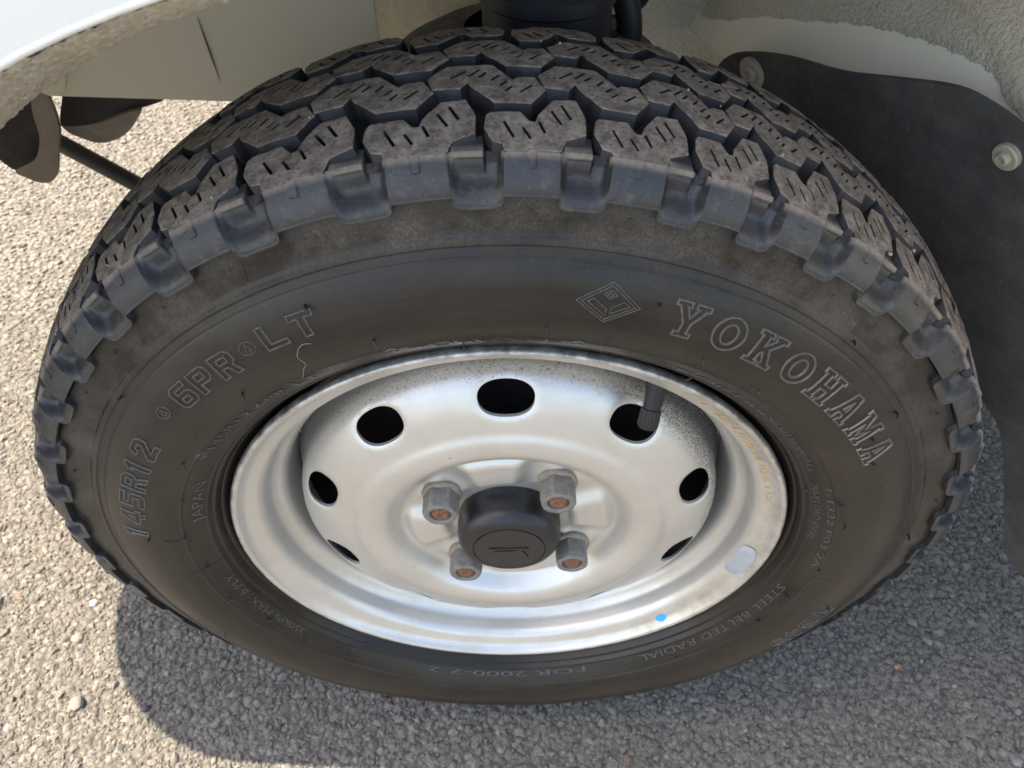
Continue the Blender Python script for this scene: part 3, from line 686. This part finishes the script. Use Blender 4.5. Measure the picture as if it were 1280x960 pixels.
# ---- valve
def vpath(a, b, n=8): return [np.array(a) + (np.array(b) - np.array(a)) * q for q in np.linspace(0, 1, n)]
va = W(math.radians(30.6), .1500, .0150); vb = W(math.radians(33.6), .1290, .0015)
vm = va + (vb - va) * .55
V, F = tube([va - (vb - va) * .3] + vpath(va, vm, 5), [.0060, .0060, .0056, .0050, .0047, .0046], 16); valve = mk('valve_stem', V, F, 'valve_rubber', wheel, True, sharp=50)
ax = (vb - vm) / np.linalg.norm(vb - vm); a1 = np.cross(ax, (0, 0, 1)); a1 /= np.linalg.norm(a1); a2 = np.cross(ax, a1)
V = []; F = []; nn = 40; lv = [(0, .0046, 0), (.0003, .0054, 1), (.0085, .0056, 1), (.0095, .0050, 0), (.0105, .0042, 0), (.0106, .0001, 0)]
for i in range(nn):
    t_ = 2 * PI * i / nn
    for l, r_, kn in lv: V.append(vm + ax * l * 1.05 + (a1 * math.cos(t_) + a2 * math.sin(t_)) * (r_ - (.0004 if kn and i % 2 else 0)))
k = len(lv); F = [(i * k + q, i * k + q + 1, ((i + 1) % nn) * k + q + 1, ((i + 1) % nn) * k + q) for i in range(nn) for q in range(k - 1)]
mk('valve_cap', V, F, 'valve_rubber', valve, True, sharp=30)
# ---- marks on the rim flange
def on_rim(th, r, h): return W(th, r, rim_y(r) - h)
def rim_patch(d0, d1, r0, r1, h, name, mat, roundp=3, clip=False):
    V = [on_rim(math.radians((d0 + d1) / 2), (r0 + r1) / 2, h)]; F = []
    n = 36; m = 5
    for j in range(1, m + 1):
        f = j / m
        for i in range(n):
            a = 2 * PI * i / n; cx = np.sign(math.cos(a)) * abs(math.cos(a)) ** (2 / roundp); cy = np.sign(math.sin(a)) * abs(math.sin(a)) ** (2 / roundp)
            V.append(on_rim(math.radians((d0 + d1) / 2 + cx * f * (d1 - d0) / 2), (r0 + r1) / 2 + cy * f * (r1 - r0) / 2, h * math.sqrt(max(0, 1 - (f * .98) ** 6)) if h > .0006 else (h if f < .97 else h * .4)))
    F = [(0, 1 + i, 1 + (i + 1) % n) for i in range(n)]
    F += [(1 + j * n + i, 1 + (j + 1) * n + i, 1 + (j + 1) * n + (i + 1) % n, 1 + j * n + (i + 1) % n) for j in range(m - 1) for i in range(n)]
    return mk(name, V, F, mat, wheel, True)
rim_patch(96.5, 108.5, .1505, .1622, .0020, 'balance_weight', 'lead_weight', 3)
rim_patch(134.0, 137.4, .1575, .1622, .0003, 'paint_mark', 'blue_paint', 2)
small_text('V 12X4.00B  4 02B 11X', 37, 78, .1578, 4.6, 'stamped_lettering', 'stamp_ochre', lambda th, r, h: on_rim(th, r, .00025 + h * .3), 0.2, wheel)

# ================================================================ loose pebbles
def pebble(px, py, s, mat, label, group='loose pebbles on the asphalt'):
    V, F = ico(2); U = V.copy()
    for _ in range(6):
        d = rng.normal(size=3); d /= np.linalg.norm(d); q = U @ d; k = q > .75; U[k] -= np.outer((q[k] - .75) * .8, d)
    U *= np.array((s, s * rng.uniform(.75, 1), s * .75)); U = U + (0, 0, s * .55)
    o = mk('pebble', U, F, mat, None, True, sharp=40); o.location = (px, py, -.0022); tag(o, label, 'pebble', group); return o
pebble(-.398, .093, .0050, 'pebble_white', 'small round white pebble on sunlit asphalt left of the tyre')
pebble(-.545, .188, .0068, 'pebble_tan', 'larger of two touching tan pebbles at far left edge')
pebble(-.527, .176, .0060, 'pebble_tan', 'smaller of two touching tan pebbles at far left edge')
pebble(-.400, .058, .0062, 'pebble_tan', 'pale tan pebble just below the small white pebble')
pebble(-.378, -.002, .0070, 'pebble_tan', 'large tan pebble in bottom left sunlit asphalt')
pebble(-.317, -.005, .0042, 'pebble_dark', 'dark grey pebble in bottom left sunlit asphalt')
pebble(.352, .030, .0030, 'pebble_orange', 'orange pebble on shaded asphalt at lower right')

# ================================================================ vehicle round the wheel
veh = empty('vehicle', (0.35, .68, 0))
tag(veh, 'white vehicle body with beige wheel arch interior and black mud flap', 'vehicle')
def wx(p): return (p[0], p[1], p[2] + ZC)
def grid(fn, us, vs):
    V = [fn(u, v) for u in us for v in vs]; k = len(vs)
    F = [(i * k + j, i * k + j + 1, (i + 1) * k + j + 1, (i + 1) * k + j) for i in range(len(us) - 1) for j in range(k - 1)]
    return V, F
# plan outline of the body: side at y=-.04, rounded front corner, front at XF
XF, YS, RC, YF, XR = -.575, -.040, .17, 1.40, .85
def plan(n=14):
    P = [(XR, YS)] + [(XF + RC - RC * math.sin(a), YS + RC - RC * math.cos(a)) for a in np.linspace(0, PI / 2, n)]
    P += [(XF + RC - RC * math.cos(a), YF - RC + RC * math.sin(a)) for a in np.linspace(0, PI / 2, n)] + [(XR, YF)]
    return P
ARCH = .350
def arch_r(phi): return ARCH + .115 * float(sstep(-.27, .10, phi))
def skin_pt(phi, f):                   # f 0 at the arch edge, 1 at the outer boundary
    sx, cz = math.sin(phi), math.cos(phi)
    A0 = arch_r(phi)
    lim = []
    if sx < 0: lim.append((XF + RC) / sx)
    if sx > 0: lim.append(XR / sx)
    if cz > 0: lim.append(.52 / cz)
    if cz < 0: lim.append(-.02 / cz)
    R_ = max(A0 + .01, min(lim)); r_ = A0 + (R_ - A0) * f
    return (r_ * sx, YS + .003 - .003 * min(1, f * 12), r_ * cz + ZC)
ph = np.concatenate([np.linspace(-1.60, -.7, 20), np.linspace(-.69, .69, 30), np.linspace(.7, 1.60, 20)])
V, F = grid(skin_pt, ph, [0, .02, .05, .1, .25, .5, 1]); fender = mk('fender', V, F, 'white_paint', veh, True)
# curled lip: white roll outside, stone-chip coat underneath
lipw = spline([(.0005, .0030), (-.0008, .0026), (-.0018, .0034), (-.0024, .0050)], 3)
V, F = grid(lambda p, q: ((arch_r(p) + q[0]) * math.sin(p), YS + q[1], (arch_r(p) + q[0]) * math.cos(p) + ZC), ph, [tuple(x) for x in lipw]); lip = mk('arch_edge', V, F, 'white_paint', fender, True)
lipi = spline([(0, .0050), (.25, .012), (.55, .024), (.85, .040), (1, .052), (.98, .057), (.2, .066), (-1.5, .074)], 9)
def lip_in(p, q):
    a_ = arch_r(p) - .0024; b_ = arch_r(p) - .0185; r_ = a_ + (b_ - a_) * q[0]
    k_ = noise.noise(Vector((p * 95, q[0] * 9, q[1] * 300))) + .6 * noise.noise(Vector((p * 210, q[0] * 20, q[1] * 650 + 3)))
    r_ -= .0009 * k_
    return (r_ * math.sin(p), YS + q[1] - .0007 * k_, r_ * math.cos(p) + ZC)
V, F = grid(lip_in, np.concatenate([np.linspace(-1.6, -.72, 20), np.linspace(-.71, -.1, 420), np.linspace(-.09, 1.6, 60)]), [tuple(x) for x in lipi]); mk('arch_lip', V, F, 'lip_coat', fender, True)
# wheelhouse roof (above the frame) and walls
V, F = grid(lambda p, y: (.505 * math.sin(p), y, .505 * math.cos(p) + ZC), np.linspace(-1.25, 1.15, 30), np.linspace(.018, .42, 8)); mk('wheelhouse', V, F, 'undercoat', veh, True)
# cab, floor, bumper: outside the frame, they cast the shade
P = plan(); zb, zt = .52 + ZC, 1.75
V = [(x, y, zb) for x, y in P] + [(x + (.18 if x < 0 else 0), y + (.05 if y < .2 else -.05 if y > 1.2 else 0), zt) for x, y in P]; n = len(P)
F = [(i, i + 1, n + i + 1, n + i) for i in range(n - 1)] + [tuple(range(n, 2 * n))]; mk('cab', V, F, 'white_paint', veh, False)
BB = .300
Q = [p for p in P if p[0] < XF + RC + .001]
V = [(x, y, BB) for x, y in Q] + [(x, y, zb - .003) for x, y in Q] + [(x + .05 if x < -.5 else x + .02, y, BB) for x, y in Q]; n = len(Q)
F = [(i, i + 1, n + i + 1, n + i) for i in range(n - 1)] + [(i, 2 * n + i, 2 * n + i + 1, i + 1) for i in range(n - 1)]; mk('bumper', V, F, 'white_paint', veh, True, sharp=40)
V = [(-.52, .43, .405), (XR, .43, .405), (XR, YF, .405), (-.52, YF, .405)]; mk('floor_pan', V, [(0, 1, 2, 3)], 'beige', veh)  # unseen floor, coloured pale to bounce light up into the arch
V = [(.46, YS + .05, .33), (XR, YS + .05, .33), (XR, .45, .33), (.46, .45, .33)]; mk('sill_floor', V, [(0, 1, 2, 3)], 'black_steel', veh)
# flat inner panel ahead of the strut
def slab(pts, d, name, mat, parent, rnd=0):
    n = len(pts); nn_ = np.cross(np.array(pts[1]) - pts[0], np.array(pts[2]) - pts[0]); nn_ = nn_ / np.linalg.norm(nn_) * d
    V = [tuple(p) for p in pts] + [tuple(np.array(p) + nn_) for p in pts]
    F = [tuple(range(n)), tuple(range(n, 2 * n))[::-1]] + [(i, (i + 1) % n, n + (i + 1) % n, n + i) for i in range(n)]
    return mk(name, V, F, mat, parent, False, recalc=True)
slab([wx(p) for p in ((-.48, .30, .145), (-.098, .30, .133), (-.098, .30, .52), (-.48, .30, .52))], .004, 'inner_panel', 'beige', veh)
o = slab([wx(p) for p in ((-.105, .2995, .14), (-.092, .2995, .14), (-.095, .2995, .45), (-.102, .2995, .45))], .004, 'panel_seam', 'beige', veh)
# rough coated wall behind the strut, with its own swell
V, F = grid(lambda x, z: wx((x, .372 - .05 * math.exp(-((x + .02) / .06) ** 2) * (z > .0), z)), np.linspace(-.115, .24, 50), np.linspace(-.12, .52, 44)); mk('coated_wall', V, F, 'undercoat', veh, True)
# rear wall of the wheelhouse, tilted upward to gather light, and the mud flap's plane
CAM = np.array(cam.location); 
FP1 = np.array((.17, .25, .19)); FN = np.array((.83531624, .46378502, .29521217))
e1 = np.array((0, 1, 0.)) - FN * FN[1]; e1 /= np.linalg.norm(e1); e2 = np.cross(FN, e1); e2 = -e2 if e2[2] < 0 else e2
WP = np.array((.172, .288, .190)); WN = np.array((.87, .30, -.40)); WN /= np.linalg.norm(WN)
w1 = np.array((0, 1, 0.)) - WN * WN[1]; w1 /= np.linalg.norm(w1); w2 = np.cross(WN, w1); w2 = -w2 if w2[2] < 0 else w2
def on_w(a, b, h=0): return WP + w1 * a + w2 * b + WN * h
def on_flap(a, b, h=0): return FP1 + e1 * a + e2 * b + FN * h
def flap_ab(p): q = np.array(p) - FP1; return q @ e1, q @ e2
# mud flap outline from points measured on that plane
fl3 = [(.150, .300, .156), (.156, .284, .178), (.166, .258, .192), (.180, .225, .204), (.197, .186, .214), (.2115, .153, .2265), (.226, .119, .237), (.238, .098, .236), (.248, .080, .231), (.262, .050, .225), (.276, .010, .225), (.300, -.018, .20), (.350, -.018, .06), (.405, -.018, -.10), (.398, .010, -.116), (.391, .040, -.112), (.3845, .052, -.105), (.379, .055, -.096), (.352, .062, -.030), (.330, .069, .022), (.317, .081, .041), (.3085, .095, .046), (.290, .130, .042), (.262, .19, .03), (.226, .25, .03), (.185, .29, .09)]
ab = [flap_ab(p) for p in fl3]
te = [(np.array(p) - WP) for p in fl3[1:12]]; te = [(.16, float(te[0] @ w2) - .02)] + [(float(p @ w1), float(p @ w2)) for p in te] + [(-.42, float(te[-1] @ w2) - .03)]
te = spline(te, 4)
V, F = grid(lambda i, f: wx(on_w(te[i][0], te[i][1] - .010 + .36 * f, .012)), range(len(te)), np.linspace(0, 1, 16)); mk('wheelhouse_rear', V, F, 'beige', veh, True)
ab = np.array(ab); ab = spline(np.vstack([ab, ab[:1]]), 5)[:-1]; ab = ccw(ab); ab = resample(ab, .012); n = len(ab); pts = [tuple(x) for x in ab]; ed = [(i, (i + 1) % n) for i in range(n)]
for ga in np.arange(ab[:, 0].min(), ab[:, 0].max(), .014):
    for gb in np.arange(ab[:, 1].min(), ab[:, 1].max(), .014):
        if inpoly((ga, gb), offset(ab, -.005)): pts.append((ga, gb))
vo, eo, fo, ov, oe, of = delaunay_2d_cdt([Vector(p) for p in pts], ed, [], 0, 1e-6)
mp = {}
for i, src in enumerate(ov):
    for q in src: mp[q] = i
A2 = [(v.x, v.y) for v in vo]; tri = [f for f in fo if inpoly(np.mean([A2[i] for i in f], 0), ab)]
wv = lambda a, b: .0025 * math.sin(a * 28 + 1) * math.sin(b * 16 + .6)
V = [wx(on_flap(a, b, -.004 + wv(a, b))) for a, b in A2] + [wx(on_flap(a, b, -.001 + wv(a, b))) for a, b in A2]; k = len(A2)
F = [tuple(f) for f in tri] + [tuple(i + k for i in f)[::-1] for f in tri] + [(mp[i], mp[(i + 1) % n], k + mp[(i + 1) % n], k + mp[i]) for i in range(n)]
flap = mk('mud_flap', V, F, 'black_rubber_flap', veh, True, recalc=True, sharp=50)
def screw(p, R):
    a, b = flap_ab(p); V = []; F = []
    prof = [(R, -.0015), (R, -.0052), (R * .9, -.0060), (R * .52, -.0058), (R * .50, -.0076), (R * .42, -.0084), (R * .26, -.0084), (R * .24, -.0070), (.0001, -.0070)]; n = 28; k = len(prof)
    for i in range(n):
        t_ = 2 * PI * i / n
        for j, (r_, h) in enumerate(prof):
            rr = r_ if j not in (6, 7) else r_ * (1 + .18 * math.cos(6 * t_))
            V.append(wx(on_flap(a + rr * math.cos(t_), b + rr * math.sin(t_), h)))
    F = [(i * k + q, i * k + q + 1, ((i + 1) % n) * k + q + 1, ((i + 1) % n) * k + q) for i in range(n) for q in range(k - 1)]
    mk('screw', V, F, 'screw_beige', flap, True, sharp=35)
screw((.169, .26, .178), .0112); screw((.250, .090, .216), .0072)
# pressed rib, pale coat along the top of the rear wall
V, F = tube([wx(p) for p in ((.090, .335, .40), (.088, .335, .28), (.0865, .335, .235), (.086, .335, .20), (.080, .335, .10))], [.010, .010, .0085, .008, .008], 12); mk('pressed_rib', V, F, 'beige', veh, True)
def on_wall(u, v):
    d = np.array(cam.rotation_euler.to_matrix() @ Vector(((u - 640) / 958.9, -(v - 480) / 958.9, -1))); c_ = np.array((0, -.2516, .4172)); t_ = ((WP + WN * .010 - c_) @ WN) / (d @ WN)
    q = c_ + d * t_ - WP; return q @ w1, q @ w2
edge_ = [on_wall(u, v) for u, v in ((872, 22), (905, 26), (950, 22), (1000, 27), (1050, 30), (1100, 38), (1150, 52), (1190, 68), (1225, 86), (1243, 104), (1254, 126), (1275, 146))]
edge_ = spline(edge_, 12)
def coat(i, f):
    a, b = edge_[i]; j = .0007 * math.sin(i * 2.7) + .0006 * math.sin(i * 7.1)
    return wx(on_w(a, b + j + .16 * f, .0125 - .0030 * min(1, f * 25)))
V, F = grid(coat, range(len(edge_)), [0, .01, .02, .04, .08, .15, .3, .6, 1]); mk('coated_band', V, F, 'undercoat_pale', veh, True)
edge2 = spline([on_wall(u, v) for u, v in ((1160, -30), (1180, 0), (1205, 25), (1230, 60), (1247, 95), (1256, 125), (1280, 150), (1330, 200), (1400, 260))], 8)
def coat2(i, f):
    a, b = edge2[i]; j = .0006 * math.sin(i * 2.1) + .0005 * math.sin(i * 6.3); e_ = .003 * min(1, f * 25)
    return wx(on_w(a - (.20 * f), b + j + .14 * f, .0098 - e_))
V, F = grid(coat2, range(len(edge2)), [0, .01, .02, .04, .08, .15, .3, .6, 1]); mk('coated_corner', V, F, 'undercoat', veh, True)
# strut and hoses
def cyl(profile, x, y, tilt=0):
    th = np.linspace(0, 2 * PI, 40, endpoint=False); V = []
    for t_ in th: V += [wx((x + p[0] * math.sin(t_), y + p[0] * math.cos(t_) + tilt * p[1], p[1])) for p in profile]
    k = len(profile); return V, [(i * k + q, i * k + q + 1, ((i + 1) % 40) * k + q + 1, ((i + 1) % 40) * k + q) for i in range(40) for q in range(k - 1)]
V, F = cyl([(.001, .05), (.034, .05), (.0345, .2595), (.0365, .261), (.0365, .268), (.034, .27), (.034, .45)], .020, .170); strut = mk('strut', V, F, 'strut_black', veh, True, sharp=40)
V, F = cyl([(.036, .235), (.060, .228), (.078, .218), (.082, .212), (.08, .208), (.03, .205)], .010, .190); mk('spring_seat', V, F, 'strut_black', strut, True, sharp=40)
V, F = tube([wx(p) for p in spline([(.045, .20, .262), (.056, .20, .258), (.066, .20, .245), (.070, .20, .225), (.070, .205, .19), (.066, .21, .14)], 6)], .0075, 12); mk('brake_hose', V, F, 'strut_black', veh, True)
V, F = tube([wx(p) for p in spline([(.055, .25, .218), (.068, .25, .216), (.082, .25, .224), (.088, .25, .238), (.089, .25, .27), (.088, .25, .34)], 6)], .0026, 8); mk('sensor_cable', V, F, 'strut_black', veh, True)
# bracket, tow hook and rod below the panel at the front
def px(u, v, y):                       # point on the line of sight of a measured pixel at depth y, wheel axes
    d = cam.rotation_euler.to_matrix() @ Vector(((u - 640) / 958.9, -(v - 480) / 958.9, -1)); t_ = (y + .2516) / d.y
    return np.array((d.x * t_, y, .4172 + d.z * t_))
def sheet_px(pts, name, mat, parent, d=.004):
    q = np.array(pts, float)
    q = spline(np.vstack([q, q[:1]]), 4)[:-1]
    return slab([wx(px(*p)) for p in q], d, name, mat, parent)
slab([wx(p) for p in ((-.345, .300, .145), (-.20, .300, .136), (-.20, .44, .128), (-.345, .44, .128))], .003, 'panel_flange', 'black_steel', veh)
br_top = [(78, 118), (120, 120), (165, 122), (205, 124), (180, 134), (155, 142), (128, 152), (100, 157), (76, 156)]
br = sheet_px([(u, v, .318) for u, v in br_top], 'bracket', 'black_steel', veh, .002)
lobe = [(76, 157, .318), (100, 157.5, .318), (128, 152.5, .316), (155, 142.5, .314), (176, 138, .312), (172, 148, .312), (163, 162, .312), (150, 172, .312), (134, 178, .312), (118, 178, .312), (100, 172, .314), (86, 166, .316)]
sheet_px(lobe, 'bracket_lobe', 'dusty_steel', br, .003)
tab_ = [(40, 112, .29), (60, 114, .29), (76, 156, .29), (75, 190, .288), (74, 212, .288), (68, 223, .288), (54, 225, .288), (36, 219, .288), (22, 210, .288), (46, 196, .288), (52, 170, .288), (44, 140, .289)]
hook = sheet_px(tab_, 'hook_plate', 'dusty_steel', veh, .004)
sheet_px([(-40, 190, .30), (-40, 120, .30), (40, 112, .30), (46, 150, .30), (52, 185, .30), (40, 206, .30), (20, 210, .30), (-10, 190, .30)], 'hook_socket', 'black_steel', hook, .003)
corner = [(22, 128, .280), (46, 108, .280), (60, 96, .280), (78, 84, .280), (82, 104, .280), (78, 116, .280), (62, 120, .280), (42, 113, .280)]
sheet_px(corner, 'panel_corner', 'beige', veh, .003)
sheet_px([(-40, 175, .262), (-40, 130, .262), (22, 122, .262), (44, 106, .262), (40, 122, .262), (8, 150, .262)], 'bumper_stay', 'beige', veh, .003)
V, F = tube([wx(px(u, v, .2952)) for u, v in ((247, 22), (255, 45), (264, 70), (275, 101))], [.0002, .0006, .0007, .0002], 6); mk('rust_streak', V, F, 'rust_line', veh, True)
a_, b_ = px(40, 160, .46), px(260, 278, .46)
V, F = tube([wx(a_), wx((a_ + b_) / 2), wx(b_)], .0088, 14); mk('stabiliser_rod', V, F, 'black_steel', veh, True)
